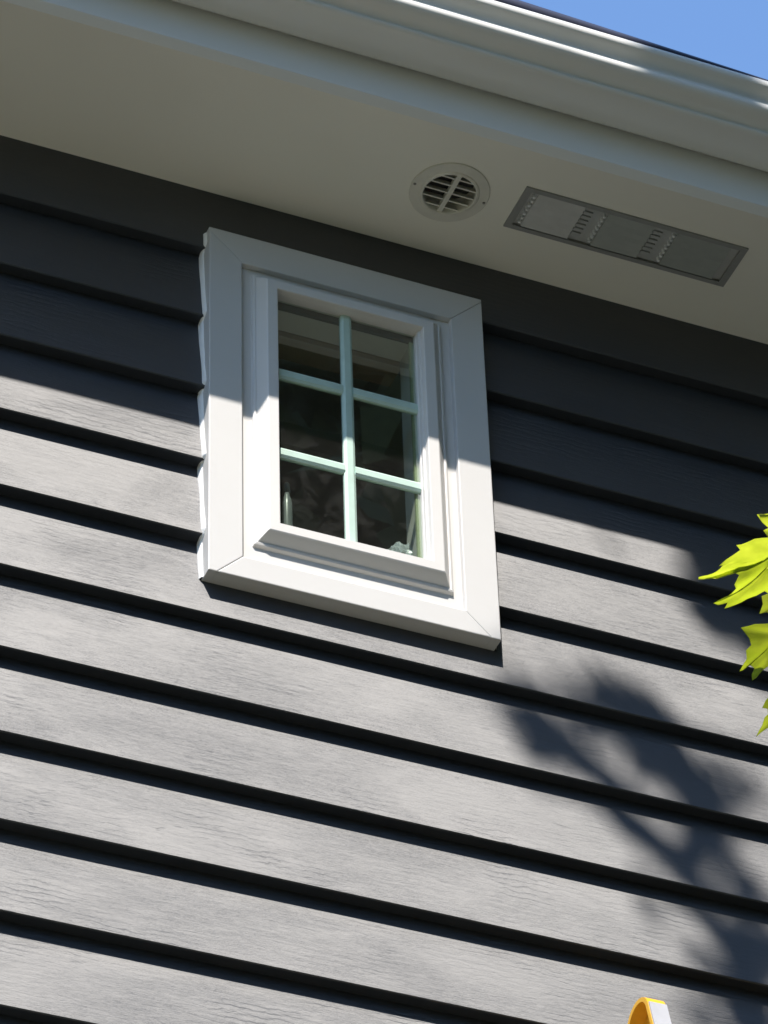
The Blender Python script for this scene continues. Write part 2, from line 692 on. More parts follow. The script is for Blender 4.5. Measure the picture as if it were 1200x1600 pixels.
def quad(mb, x0, x1, y0, y1, z):
    mb.add([(x0, y0, z), (x1, y0, z), (x1, y1, z), (x0, y1, z)], [(0, 1, 2, 3)])


for zz in (zf, zbk):
    quad(sf, xs[0], xs[1], SY0, SY1, zz)
    quad(sf, xs[2], xs[3], SY0, SY1, zz)
    quad(sf, xs[4], xs[5], SY0, SY1, zz)
    quad(sf, xs[1], xs[2], SY0, VC[1] - hw, zz)
    quad(sf, xs[1], xs[2], VC[1] + hw, SY1, zz)
    quad(sf, xs[3], xs[4], SY0, ysl[1], zz)
    quad(sf, xs[3], xs[4], ysl[2], SY1, zz)
    n = 48
    inner = [(VC[0] + VR * math.cos(2 * math.pi * i / n), VC[1] + VR * math.sin(2 * math.pi * i / n), zz) for i in range(n)]
    outer = []
    for i in range(n):
        c, s = math.cos(2 * math.pi * i / n), math.sin(2 * math.pi * i / n)
        k = hw / max(abs(c), abs(s))
        outer.append((VC[0] + c * k, VC[1] + s * k, zz))
    sf.add(inner + outer, [(i, (i + 1) % n, n + (i + 1) % n, n + i) for i in range(n)])
soffit = sf.build('soffit', M_SOFFIT, house)

# ---- fascia: a cover with a turned lip under it
FY = -0.3985
fa = MB()
fa.sweep_x([(SY0 - 0.0005, Z(ZS) - 0.0004), (SY0 - 0.0015, Z(ZS) - 0.0150), (FY, Z(ZS) - 0.0020), (FY - 0.0015, Z(ZS) - 0.0002), (FY - 0.0015, Z(1.345)),
            (SY0 - 0.0005, Z(1.345))], [HX0 - 0.3, HX1 + 0.3])
fa.build('fascia', M_FASCIA, house)

# ---- gutter
gp = [(-0.4005, 1.318), (-0.4005, 1.248), (-0.4020, 1.238), (-0.4060, 1.229), (-0.4130, 1.2235), (-0.4230, 1.2215), (-0.502, 1.2215), (-0.509, 1.2225), (-0.5125, 1.2265), (-0.5125, 1.231),
      (-0.5105, 1.2345), (-0.5115, 1.2375), (-0.517, 1.2415), (-0.528, 1.2455), (-0.541, 1.2490), (-0.550, 1.2530), (-0.5552, 1.2580),
      (-0.5563, 1.2640), (-0.5556, 1.2725), (-0.5505, 1.2785), (-0.5490, 1.2850), (-0.5510, 1.2920), (-0.5570, 1.2990),
      (-0.5660, 1.3050), (-0.5735, 1.3085), (-0.5765, 1.3125), (-0.5768, 1.3260), (-0.5740, 1.3295), (-0.5660, 1.3295), (-0.5650, 1.322)]
gu = MB()
th = 0.0016
gx = xs_range(HX0 - 0.32, HX1 + 0.32, 0.3)


def gwob(x, k):
    a = noise.noise(Vector((x * 0.9, 2.0, 0)))
    b2 = noise.noise(Vector((x * 0.8, 9.0, 0)))
    return (a * 0.0012, b2 * 0.0012)


gu.sweep_x([(y, Z(z)) for y, z in gp], gx, closed=False, wob=gwob)
gutter = autosmooth(gu.build('gutter', M_GUTTER, house), 50)
sol = gutter.modifiers.new('thickness', 'SOLIDIFY')
sol.thickness = th
sol.offset = 0
# dark leaf guard lying in the top of the gutter, humped a little above the lip
gg = MB()
for i, x in enumerate(gx[:-1]):
    pass


def guard_rise(x):
    t = min(max((x - 0.1) / 1.15, -0.4), 1.3)
    return 0.052 - 0.043 * t


base = len(gg.v)
prof_n = 7
for x in xs_range(HX0 - 0.3, HX1 + 0.3, 0.15):
    r = guard_rise(x) + 0.001 * noise.noise(Vector((x * 9, 0, 0)))
    for k in range(prof_n):
        t = k / (prof_n - 1)
        y = (-0.5725, -0.5722, -0.5700, -0.5620, -0.54, -0.48, -0.41)[k]
        z = 1.3285 + r * (0, 0.6, 0.92, 1.0, 1.05, 1.1, 1.1)[k]
        gg.v.append((x, y, Z(z)))
cnt = len(xs_range(HX0 - 0.3, HX1 + 0.3, 0.15))
for i in range(cnt - 1):
    for k in range(prof_n - 1):
        a = i * prof_n + k
        gg.f.append((a, a + 1, a + prof_n + 1, a + prof_n))
guard = gg.build('leaf_guard', M_GUARD, gutter, True)
sg = guard.modifiers.new('thickness', 'SOLIDIFY')
sg.thickness = 0.003

# ---- roof
ro = MB()
ridge_y, pitch_r = 4.0, math.tan(math.radians(22))
y_e, z_e = -0.45, Z(1.375)
z_r = z_e + (ridge_y - y_e) * pitch_r
y_b = HY1 + 0.6
ro.sweep_x([(y_e, z_e), (ridge_y, z_r), (y_b, z_r - (y_b - ridge_y) * pitch_r),
            (y_b, z_r - (y_b - ridge_y) * pitch_r - 0.05), (ridge_y, z_r - 0.05), (y_e, z_e - 0.05)], [HX0 - 0.35, HX1 + 0.35])
roof = ro.build('roof', M_SHINGLE, house)
for gxp in (HX0, HX1 - 0.15):
    gb = MB()
    z_at = Z(ZS) + 0.05
    pts = [(SY0, z_at), (y_b - 0.1, z_at), (ridge_y, z_r - 0.06)]
    gb.sweep_x(pts, [gxp, gxp + 0.15])
    gb.build('gable_wall', M_SIDING, house)
at = MB()
at.box(HX0, HX1, 0.2, HY1, Z(ZS) + 0.03, Z(ZS) + 0.05)
at.build('attic_floor', M_DARK, house)

# ------------------------------------------------------------------ window
PY = -0.0255
window = thing('window', '', '', (0.325, 0, Z(0)))
for k in ('label', 'category'):
    del window[k]
window.parent = house
window.matrix_parent_inverse = parent_inverse(house)
window['label'] = 'small white six pane window with mitred casing'


def wpart(mb, name, m, smooth=None):
    o = mb.build(name, m)
    o.parent = window
    o.matrix_parent_inverse = Matrix.Translation((-0.325, 0, -Z(0)))
    if smooth:
        autosmooth(o, smooth)
    return o


CL, CR, CB, CT = 0.0755, 0.5718, 0.0565, 0.897
g = 0.0003
mL, mR = CL - CB, W_ - ((W_ - CR) - CB) - 2 * 0 - 0
mitre_bl = (CL - CB, 0.0)
mitre_br = (CR + CB, 0.0)
mitre_tl = (0.0, CT + CL)
mitre_tr = (W_, CT + (W_ - CR))
pieces = [
    [(0, 0), (mitre_bl[0] - g, 0), (CL, CB - g), (CL, CT + g), (0, mitre_tl[1] - g)],                 # left
    [(mitre_br[0] + g, 0), (W_, 0), (W_, mitre_tr[1] - g), (CR, CT + g), (CR, CB - g)],               # right
    [(mitre_bl[0] + g, 0), (mitre_br[0] - g, 0), (CR - g, CB), (CL + g, CB)],                         # bottom
    [(CL + g, CT), (CR - g, CT), (W_, mitre_tr[1] + g), (W_, H_), (0, H_), (0, mitre_tl[1] + g)],     # top
]
for pi, poly in enumerate(pieces):
    mb = MB()
    mb.prism([(x, Z(z)) for x, z in poly], PY + (0.0006 if pi % 2 else 0), 0.05, 0.0022)
    wpart(mb, 'casing_board', M_CASING)

# caulk between the casing's side and the uneven courses


def surf_y(z):
    k = math.floor((Z0_ - z) / E_)
    zb_ = Z0_ - (k + 1) * E_
    return (0.004 if zb_ > Z0_ - 0.01 else T_) * (z - zb_) / E_


def caulk(xside, sgn):
    mb = MB()
    n = 220
    rows = []
    for i in range(n + 1):
        z = 0.003 + (H_ - 0.006) * i / n
        # the bead eases over the steps
        y = 0.5 * surf_y(z) + 0.25 * surf_y(min(z + 0.006, H_)) + 0.25 * surf_y(max(z - 0.006, 0.0))
        a = noise.noise(Vector((z * 11, sgn * 3, 0)))
        b_ = noise.noise(Vector((z * 23, sgn * 5, 4)))
        wv = 0.0058 + 0.0022 * a
        yb = min(y - 0.011 + 0.003 * b_, -0.004 + y * 0.5)
        yb = max(yb, PY + 0.007)
        rows.append([(xside - sgn * 0.001, yb), (xside + sgn * 0.0016, yb + 0.002), (xside + sgn * wv * 0.62, 0.55 * yb + 0.45 * y - 0.001),
                     (xside + sgn * wv, y - 0.0012), (xside + sgn * wv, y + 0.004)])
        for p in rows[-1]:
            mb.v.append((p[0], p[1], Z(z)))
    m_ = 5
    for i in range(n):
        for k in range(m_ - 1):
            a = i * m_ + k
            mb.f.append((a, a + 1, a + m_ + 1, a + m_))
    o = wpart(mb, 'caulk_bead', M_CAULK)
    for p in o.data.polygons:
        p.use_smooth = True
    return o


caulk(0.0, -1)
caulk(W_, 1)

# window unit: nested rectangles joined into one moulded frame
Crect = (CL, CR, CB, CT)
Brect = (0.1035, 0.5482, 0.1045, 0.877)
Frect = (0.1277, 0.5216, 0.1330, 0.8530)
Orect = (0.1525, 0.4953, 0.1570, 0.8300)
Grect = (0.1600, 0.4868, 0.1640, 0.8295)


def mixr(a, b, t):
    return tuple(p + (q - p) * t for p, q in zip(a, b))


def grow(r, d):
    return (r[0] - d, r[1] + d, r[2] - d, r[3] + d)


levels = [(grow(Crect, 0.012), 0.05), (grow(Crect, 0.012), -0.0100), (mixr(Crect, Brect, 0.93), -0.0105),
          (mixr(Crect, Brect, 0.97), -0.0150), (Brect, -0.0185), (mixr(Brect, Frect, 0.16), -0.0200), (mixr(Brect, Frect, 0.24), -0.0186),
          (mixr(Brect, Frect, 0.30), -0.0190), (mixr(Brect, Frect, 0.55), -0.0270), (mixr(Brect, Frect, 0.80), -0.0355), (mixr(Brect, Frect, 0.95), -0.0403),
          (mixr(Frect, Orect, 0.06), -0.0420), (mixr(Frect, Orect, 0.93), -0.0422), (Orect, -0.0404),
          (mixr(Orect, Grect, 0.2), -0.0280), (mixr(Orect, Grect, 0.75), -0.0270), (mixr(Orect, Grect, 0.85), -0.0180), (Grect, -0.0172), (Grect, 0.012)]
fm = MB()
for r, y in levels:
    x0, x1, z0, z1 = r
    fm.v += [(x0, y, Z(z0)), (x1, y, Z(z0)), (x1, y, Z(z1)), (x0, y, Z(z1))]
for i in range(len(levels) - 1):
    for k in range(4):
        j = (k + 1) % 4
        fm.f.append((i * 4 + k, i * 4 + j, i * 4 + 4 + j, i * 4 + 4 + k))
wpart(fm, 'window_frame', M_VINYL)

# grille bars: one upright, two cross bars each side of it
GY = -0.0125
gxl, gxr, gzb, gzt = Grect
vx0, vx1 = 0.3105, 0.3362
bars = [(0.3665 + 0.001, 0.394), (0.5950, 0.6225)]


def muntin_v(x0, x1, z0, z1):
    mb = MB()
    c = 0.006
    poly = [(x0, GY), (x0 + c, GY - 0.0042), (x1 - c, GY - 0.0042), (x1, GY), (x1, GY + 0.008), (x0, GY + 0.008)]
    n = len(poly)
    mb.add([(x, y, Z(z0)) for x, y in poly] + [(x, y, Z(z1)) for x, y in poly],
           [(i, (i + 1) % n, n + (i + 1) % n, n + i) for i in range(n)])
    return mb


def muntin_h(x0, x1, z0, z1):
    mb = MB()
    c = 0.006
    poly = [(GY, z0), (GY - 0.0038, z0 + c), (GY - 0.0038, z1 - c), (GY, z1), (GY + 0.008, z1), (GY + 0.008, z0)]
    mb.sweep_x([(y, Z(z)) for y, z in poly], [x0, x1])
    return mb


wpart(muntin_v(vx0, vx1, gzb, gzt), 'muntin', M_MUNTIN)
for z0, z1 in bars:
    wpart(muntin_h(gxl, vx0 + 0.001, z0, z1), 'muntin', M_MUNTIN)
    wpart(muntin_h(vx1 - 0.001, gxr, z0, z1), 'muntin', M_MUNTIN)
zedges = [(gzb, bars[0][0]), (bars[0][1], bars[1][0]), (bars[1][1], gzt)]
for x0, x1 in ((gxl, vx0), (vx1, gxr)):
    for z0, z1 in zedges:
        mb = MB()
        mb.add([(x0, GY + 0.004, Z(z0)), (x1, GY + 0.004, Z(z0)), (x1, GY + 0.004, Z(z1)), (x0, GY + 0.004, Z(z1))], [(0, 1, 2, 3)])
        gp_o = wpart(mb, 'glass_pane', M_GLASS)
        if gp_o.data.polygons[0].normal.y > 0:
            gp_o.data.flip_normals()
gk = MB()  # near-black strips along the top and left glass edge
gk.box(gxl, gxr, GY + 0.009, GY + 0.016, Z(gzt - 0.017), Z(gzt + 0.003))
gk.box(gxl - 0.003, gxl + 0.005, GY + 0.009, GY + 0.016, Z(gzb), Z(gzt - 0.017))
wpart(gk, 'edge_strip', M_BLACK)
sp = MB()
sp.box(gxr - 0.009, gxr + 0.002, GY + 0.009, GY + 0.016, Z(gzb), Z(gzt - 0.017))
wpart(sp, 'glazing_spacer', plain('spacer', (0.42, 0.46, 0.30), 0.4))
# inner jamb lining
jb = MB()
jx0, jx1, jz0, jz1, jy0, jy1 = gxl - 0.006, gxr + 0.006, gzb - 0.004, gzt + 0.006, 0.004, 0.085
jb.box(jx0 - 0.015, jx0, jy0, jy1, Z(jz0 - 0.015), Z(jz1 + 0.015))
jb.box(jx1, jx1 + 0.015, jy0, jy1, Z(jz0 - 0.015), Z(jz1 + 0.015))
jb.box(jx0, jx1, jy0, jy1, Z(jz0 - 0.015), Z(jz0))
jb.box(jx0, jx1, jy0, jy1, Z(jz1), Z(jz1 + 0.015))
wpart(jb, 'jamb_lining', M_VINYL)
hd = MB()
hd.box(jx0 - 0.01, jx1 + 0.01, 0.0855, 0.168, Z(jz1 - 0.002), Z(jz1 + 0.03))
wpart(hd, 'inner_header', M_HEAD)

# the room behind the glass
rm = MB()
rx0, rx1, ry0, ry1, rz0, rz1 = -0.45, 1.15, 0.172, 1.5, Z(-0.55), Z(1.09)
rm.add([(rx0, ry1, rz0), (rx1, ry1, rz0), (rx1, ry1, rz1), (rx0, ry1, rz1)], [(0, 1, 2, 3)])
rm.add([(rx0, ry0, rz0), (rx0, ry1, rz0), (rx0, ry1, rz1), (rx0, ry0, rz1)], [(0, 1, 2, 3)])
rm.add([(rx1, ry0, rz0), (rx1, ry1, rz0), (rx1, ry1, rz1), (rx1, ry0, rz1)], [(0, 1, 2, 3)])
rm.add([(rx0, ry0, rz0), (rx1, ry0, rz0), (rx1, ry1, rz0), (rx0, ry1, rz0)], [(0, 1, 2, 3)])
rm.build('room_wall', M_ROOM, house)
rc = MB()
rc.box(rx0, rx1, ry0, ry1, rz1, rz1 + 0.02)
rc.box(rx0, rx1, 0.62, 0.72, rz1 - 0.07, rz1 - 0.0005)
rc.box(rx0, rx1, 1.15, 1.25, rz1 - 0.07, rz1 - 0.0005)
rc.build('room_ceiling', M_CEIL, house)
# a curtain hanging in folds at the left of the opening
cu = MB()
npt = 40
for i in range(npt + 1):
    t = i / npt
    x = 0.10 + 0.115 * t
    y = 0.215 + 0.018 * math.sin(t * 21) + 0.006 * math.sin(t * 53)
    cu.v += [(x, y, Z(-0.4)), (x + 0.008 * math.sin(t * 9), y, Z(1.02))]
for i in range(npt):
    cu.f.append((2 * i, 2 * i + 2, 2 * i + 3, 2 * i + 1))
curtain = cu.build('curtain', M_CURTAIN, None, True)
curtain['label'] = 'dim curtain edge hanging inside the window at left'
curtain['category'] = 'curtain'
cm = curtain.modifiers.new('thickness', 'SOLIDIFY')
cm.thickness = 0.002


def lathe(prof, cx, cy, z0, n=20):
    mb = MB()
    for r, z in prof:
        for i in range(n):
            t = 2 * math.pi * i / n
            mb.v.append((cx + r * math.cos(t), cy + r * math.sin(t), z0 + z))
    for k in range(len(prof) - 1):
        for i in range(n):
            j = (i + 1) % n
            mb.f.append((k * n + i, k * n + j, (k + 1) * n + j, (k + 1) * n + i))
    mb.f.append(tuple(range(n))[::-1])
    mb.f.append(tuple((len(prof) - 1) * n + i for i in range(n)))
    return mb


bot = thing('bottle', 'slim grey bottle standing inside the lower left pane', 'bottle', (0.196, 0.030, Z(jz0)))
for nm, pr, m_ in (('body', [(0.010, 0), (0.0115, 0.004), (0.0115, 0.115), (0.010, 0.13), (0.006, 0.142), (0.0055, 0.15)], M_BOTTLE),
                   ('cap', [(0.007, 0.1505), (0.007, 0.172), (0.0055, 0.176)], M_BOTTLE)):
    o = lathe(pr, 0.196, 0.030, Z(jz0)).build(nm, m_, bot, True)
wr = MB()
bm = bmesh.new()
bmesh.ops.create_icosphere(bm, subdivisions=4, radius=0.030)
for v in bm.verts:
    d = noise.noise(v.co * 70) * 0.010 + noise.noise(v.co * 160) * 0.004
    v.co = v.co + v.co.normalized() * d
    v.co.z *= 0.8
    v.co.z *= 1.9
    v.co += Vector((0.452, 0.040, Z(jz0) + 0.045))
me = bpy.data.meshes.new('crumpled_wrapper')
bm.to_mesh(me)
bm.free()
wrapper = link('crumpled_wrapper', me, M_CLEAR)
wrapper['label'] = 'crumpled clear wrapper on the sill inside the lower right pane'
wrapper['category'] = 'wrapper'

# ------------------------------------------------------------------ round soffit vent
vent = thing('round_vent', 'round cream louvered vent set in the soffit above the window', 'vent', (VC[0], VC[1], Z(ZS)))


def ring(prof, name, m, parent, n=56, c=VC):
    mb = MB()
    for r, z in prof:
        for i in range(n):
            t = 2 * math.pi * i / n
            mb.v.append((c[0] + r * math.cos(t), c[1] + r * math.sin(t), Z(ZS) + z))
    for k in range(len(prof) - 1):
        for i in range(n):
            j = (i + 1) % n
            mb.f.append((k * n + i, k * n + j, (k + 1) * n + j, (k + 1) * n + i))
    return autosmooth(mb.build(name, m, parent), 40)


ring([(0.0905, -0.0003), (0.0910, -0.0030), (0.0895, -0.0048), (0.0780, -0.0052), (0.0680, -0.0056), (0.0665, -0.0078), (0.0645, -0.0092),
      (0.0605, -0.0092), (0.0590, -0.0075), (0.0585, 0.0), (0.0585, 0.035)], 'flange', M_PLASTIC, vent)
for k in range(5):
    yy = VC[1] - 0.044 + 0.0222 * k
    hx = math.sqrt(max(0.0585 ** 2 - (yy - VC[1]) ** 2, 0)) + 0.001
    mb = MB()
    tz, ty = 0.013, 0.0050
    mb.add([(VC[0] - hx, yy - ty * .5, Z(ZS) - 0.005), (VC[0] + hx, yy - ty * .5, Z(ZS) - 0.005),
            (VC[0] + hx, yy + ty, Z(ZS) + tz), (VC[0] - hx, yy + ty, Z(ZS) + tz),
            (VC[0] - hx, yy - ty * .5 + 0.0035, Z(ZS) - 0.0052), (VC[0] + hx, yy - ty * .5 + 0.0035, Z(ZS) - 0.0052),
            (VC[0] + hx, yy + ty + 0.003, Z(ZS) + tz), (VC[0] - hx, yy + ty + 0.003, Z(ZS) + tz)],
           [(0, 1, 2, 3), (4, 7, 6, 5), (0, 4, 5, 1), (1, 5, 6, 2), (2, 6, 7, 3), (3, 7, 4, 0)])
    mb.build('louver', M_PLASTIC, vent)
mb = MB()
mb.box(VC[0] - 0.0055, VC[0] + 0.0055, VC[1] - 0.0588, VC[1] + 0.0588, Z(ZS) - 0.0068, Z(ZS) + 0.006)
mb.build('crossbar', M_PLASTIC, vent)
for sx in (-1, 1):
    mb = MB()
    c = (VC[0] + sx * 0.0835, VC[1])
    mb.tube((c[0], c[1], Z(ZS) - 0.0044), (c[0], c[1], Z(ZS) - 0.0066), 0.0036, 0.003, 12)
    mb.build('screw', M_SCREW, vent)
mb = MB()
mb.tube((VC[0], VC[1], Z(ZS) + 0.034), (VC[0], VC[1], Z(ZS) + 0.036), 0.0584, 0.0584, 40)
mb.build('dark_disc', M_DARK, vent)  # black disc standing for the dark hollow behind the louvers

# ------------------------------------------------------------------ long soffit grille
grl = thing('soffit_grille', 'long grey metal grille of three louvered sections under the eave', 'vent grille', ((GX0 + GX1) / 2, (GY0 + GY1) / 2, Z(ZS)))
mb = MB()
zt_, zb_ = Z(ZS) - 0.0004, Z(ZS) - 0.005
bw = 0.011
mb.box(GX0, GX1, GY0, GY0 + bw, zb_, zt_)
mb.box(GX0, GX1, GY1 - bw, GY1, zb_, zt_)
mb.box(GX0, GX0 + bw * 1.5, GY0 + bw, GY1 - bw, zb_, zt_)
mb.box(GX1 - bw * 1.5, GX1, GY0 + bw, GY1 - bw, zb_, zt_)
mb.build('rim', M_METAL_D, grl)
mb = MB()
mb.box(GX0 + 0.009, GX1 - 0.009, GY0 + 0.009, GY1 - 0.009, Z(ZS) + 0.0045, Z(ZS) + 0.0072)
mb.build('backing_plate', M_GRILL_B, grl)
px0, px1 = GX0 + bw * 1.5, GX1 - bw * 1.5
pw = (px1 - px0) / 3
py0, py1 = GY0 + bw, GY1 - bw
nl = 8
tones = [M_METAL, M_METAL_D, M_METAL_D]
tones = [plain('grille_metal_light', (0.60, 0.60, 0.59), 0.5), plain('grille_metal_mid', (0.41, 0.43, 0.41), 0.5), plain('grille_metal_dark', (0.37, 0.39, 0.37), 0.5)]
for s in range(3):
    a0 = px0 + pw * s + 0.004
    a1 = px0 + pw * (s + 1) - 0.004
    ly = (py1 - py0) / nl
    for k in range(nl):
        y0 = py0 + ly * k + 0.001
        y1 = y0 + ly - 0.0040
        mb = MB()
        x0, x1 = a0 + 0.016, a1 - (0.034 if s < 2 else 0.016)
        zl, zh = Z(ZS) - 0.0042, Z(ZS) + 0.0015
        mb.add([(x0, y0, zh), (x1, y0, zh), (x1, y1, zl), (x0, y1, zl),
                (x0 - 0.004, y0, zh + 0.006), (x1 + 0.004, y0, zh + 0.006), (x1 + 0.004, y1, zh + 0.006), (x0 - 0.004, y1, zh + 0.006)],
               [(0, 1, 2, 3), (0, 4, 5, 1), (1, 5, 6, 2), (3, 2, 6, 7), (0, 3, 7, 4)])
        mb.build('louver', tones[s], grl)
        if k < 7:
            mb = MB()
            cx, cy = a0 + 0.008, y0 + ly * 0.9
            mb.tube((cx, cy, Z(ZS) + 0.009), (cx, cy, Z(ZS) - 0.0055), 0.0040, 0.0034, 8)
            mb.build('glint_peg', M_GLINT, grl)  # pale pegs stand in for bright glints beside the louvers
            if s < 2:
                mb = MB()
                cx = a1 - 0.022
                mb.box(cx - 0.010, cx + 0.012, y0 + 0.0008, y1 - 0.0004, Z(ZS) - 0.001, Z(ZS) + 0.006)
                mb.build('slot_rib', M_GRILL_B, grl)

# ------------------------------------------------------------------ ladder
LA = math.radians(14.0)
LTOP = Vector((0.0, -0.006, Z(-0.879)))
ld = Vector((0, -math.sin(LA), -math.cos(LA)))           # down the rail
ln = Vector((0, -math.cos(LA), math.sin(LA)))            # out from the wall
LLEN = LTOP.z / math.cos(LA)
DEP = 0.098
ladder = thing('ladder', 'yellow ladder leaning against the siding, only its rail tip in sight', 'ladder', (1.1, ld.y * LLEN, 0))


def lpt(x, s, l):
    return LTOP + Vector((x, 0, 0)) + ln * s + ld * l


def rail(xo, xi):
    """channel rail: web on the inner side xi, flanges reaching out to xo, closed by a rounded head"""
    R = DEP / 2
    outline = [(0.0, LLEN), (0.0, R)]
    for i in range(1, 12):
        t = math.pi * i / 12
        outline.append((R - R * math.cos(t), R - R * math.sin(t) * 0.85))
    outline += [(DEP, R), (DEP, LLEN)]
    th_ = 0.0095
    inner = []
    for (s, l) in outline:
        if l >= LLEN - 1e-6 or abs(l - R) < 1e-6:
            inner.append((th_ if s < R else DEP - th_, l))
        else:
            ds, dl = R - s, R - l
            k = 1 - th_ / math.hypot(ds, dl)
            inner.append((R - ds * k, R - dl * k))
    mb = MB()
    n = len(outline)
    for x in (xo, xi):
        mb.v += [tuple(lpt(x, *p)) for p in outline] + [tuple(lpt(x, *p)) for p in inner]
    for i in range(n - 1):
        mb.f.append((i, i + 1, n + i + 1, n + i))                              # outer side rim
        mb.f.append((i, i + 1, 2 * n + i + 1, 2 * n + i))                      # outside wrap
        mb.f.append((n + i, n + i + 1, 3 * n + i + 1, 3 * n + i))              # inside wrap
    mb.f.append(tuple(range(2 * n, 3 * n)))                                    # web, inner side
    wb = [tuple(lpt(xi + (th_ if xo > xi else -th_), *p)) for p in outline]
    b0 = len(mb.v)
    mb.v += wb
    mb.f.append(tuple(range(b0, b0 + n)))
    o = mb.build('rail', M_YELLOW, ladder)
    return autosmooth(o, 40)


RX = 0.874
RW = 0.040
rail(RX, RX + RW)
rail(RX + 0.42 + RW, RX + 0.42)
for x0 in (RX + 0.001, RX + 0.42 + 0.001):
    mb = MB()
    w = RW - 0.002
    pts = []
    for l in (0.050, LLEN - 0.05):
        for s in (DEP + 0.0006, DEP + 0.0045):
            for x in (x0, x0 + w):
                pts.append(lpt(x, s, l))
    mb.add(pts, [(0, 1, 3, 2), (4, 6, 7, 5), (0, 2, 6, 4), (1, 5, 7, 3), (2, 3, 7, 6), (0, 4, 5, 1)])
    mb.build('face_strip', M_ALU, ladder)
l = 0.30
while l < LLEN - 0.1:
    mb = MB()
    mb.tube(lpt(RX + RW - 0.004, DEP / 2, l), lpt(RX + 0.42 + 0.004, DEP / 2, l), 0.016, 0.016, 10)
    autosmooth(mb.build('rung', M_ALU, ladder), 40)
    l += 0.305
for x0 in (RX, RX + 0.42):
    mb = MB()
    c = lpt(x0 + RW / 2, DEP / 2, LLEN)
    mb.box(c.x - 0.03, c.x + 0.03, c.y - 0.055, c.y + 0.055, 0.0, 0.035)
    mb.build('foot', M_BLACK, ladder)

# ------------------------------------------------------------------ maple tree
HALF = [(0.0, 0.0), (0.08, -0.045), (0.20, -0.055), (0.30, -0.035), (0.47, -0.085), (0.39, 0.010), (0.37, 0.075), (0.30, 0.125),
        (0.42, 0.170), (0.60, 0.165), (0.55, 0.235), (0.63, 0.315), (0.82, 0.400), (0.66, 0.405), (0.58, 0.425), (0.60, 0.520), (0.50, 0.455),
        (0.37, 0.415), (0.225, 0.385), (0.235, 0.480), (0.275, 0.560), (0.40, 0.650), (0.275, 0.655), (0.22, 0.700), (0.20, 0.800), (0.115, 0.800),
        (0.065, 0.900), (0.0, 1.09)]
OUT_FULL = HALF + [(-x, y) for x, y in HALF[-2:0:-1]]
LOW = [(0, 0), (0.28, -0.05), (0.46, -0.06), (0.30, 0.12), (0.60, 0.18), (0.80, 0.40), (0.50, 0.45), (0.22, 0.39), (0.38, 0.65), (0.15, 0.78), (0, 1.08)]
OUT_LOW = LOW + [(-x, y) for x, y in LOW[-2:0:-1]]


def leaf_geometry(base, axis, normal, size, outline, curl, fold, seed):
    """a lobed leaf blade with a fold along the midrib, drooping lobes"""
    axis = axis.normalized()
    lat = axis.cross(normal).normalized()
    nrm = lat.cross(axis).normalized()
    centre = (0.0, 0.30)
    pts = [centre] + outline
    out = []
    for x, y in pts:
        d = math.hypot(x, y - 0.3)
        w = fold * abs(x) - curl * d * d + 0.03 * noise.noise(Vector((x * 3, y * 3, seed)))
        out.append(base + (axis * y + lat * x + nrm * w) * size)
    n = len(outline)
    fc = [(0, 1 + i, 1 + (i + 1) % n) for i in range(n)]
    return out, fc


tree = thing('maple_tree', 'maple tree with bright green lobed leaves reaching in beside the siding', 'tree', (3.6, -3.9, 0))


def hero_leaf(outline, base, depth, tilt=0.6, lean=0.0, seed=0, veins=(), m=None):
    """one whole leaf: its outline lies on a tilted plane in space at a distance in metres, then it is bent and given thickness"""
    n_ = (-fw - SUN * tilt + rt * lean).normalized()
    d0 = pixel_ray(*base)
    c = CAM + d0 * (depth / d0.dot(fw))

    def on_plane(px, py):
        d = pixel_ray(px, py)
        return CAM + d * ((c - CAM).dot(n_) / d.dot(n_))
    fine = []
    for i in range(len(outline)):
        p0, p1 = outline[i], outline[(i + 1) % len(outline)]
        fine += [p0, ((p0[0] + p1[0]) / 2, (p0[1] + p1[1]) / 2)]
    rim = [on_plane(*p) for p in fine]
    size = max((p - c).length for p in rim)
    ribs = [on_plane(*t) - c for t in veins]
    rings = [0.0, 0.12, 0.25, 0.38, 0.5, 0.62, 0.74, 0.84, 0.92, 0.97, 1.0]
    n = len(rim)

    def bend(p):
        q = p - c
        r = q.length / size
        w = -0.20 * r * r + 0.05 * noise.noise(Vector((p.x * 38, p.y * 38, seed + p.z * 38)))
        for rb in ribs:                                   # the blade is pleated along each main rib
            t = max(0.0, min(1.0, q.dot(rb) / rb.length_squared))
            d = (q - rb * t).length / size
            w -= 0.045 * math.exp(-(d / 0.07) ** 2)
        w += 0.012 * noise.noise(Vector((p.x * 130, p.y * 130, seed + p.z * 130)))
        return p + n_ * w * size
    vs_, fs_ = [bend(c)], []
    for k in rings[1:]:
        vs_ += [bend(c.lerp(p, k)) for p in rim]
    for i in range(n):
        j = (i + 1) % n
        fs_.append((0, 1 + i, 1 + j))
        for k in range(len(rings) - 2):
            a_ = 1 + k * n
            fs_.append((a_ + i, a_ + n + i, a_ + n + j, a_ + j))
    mb = MB()
    mb.add(vs_, fs_)
    o = mb.build('leaf', m or M_LEAF, tree, True)
    sm = o.modifiers.new('thickness', 'SOLIDIFY')
    sm.thickness = 0.0003
    return c, (rim[0] - c) * 0.1


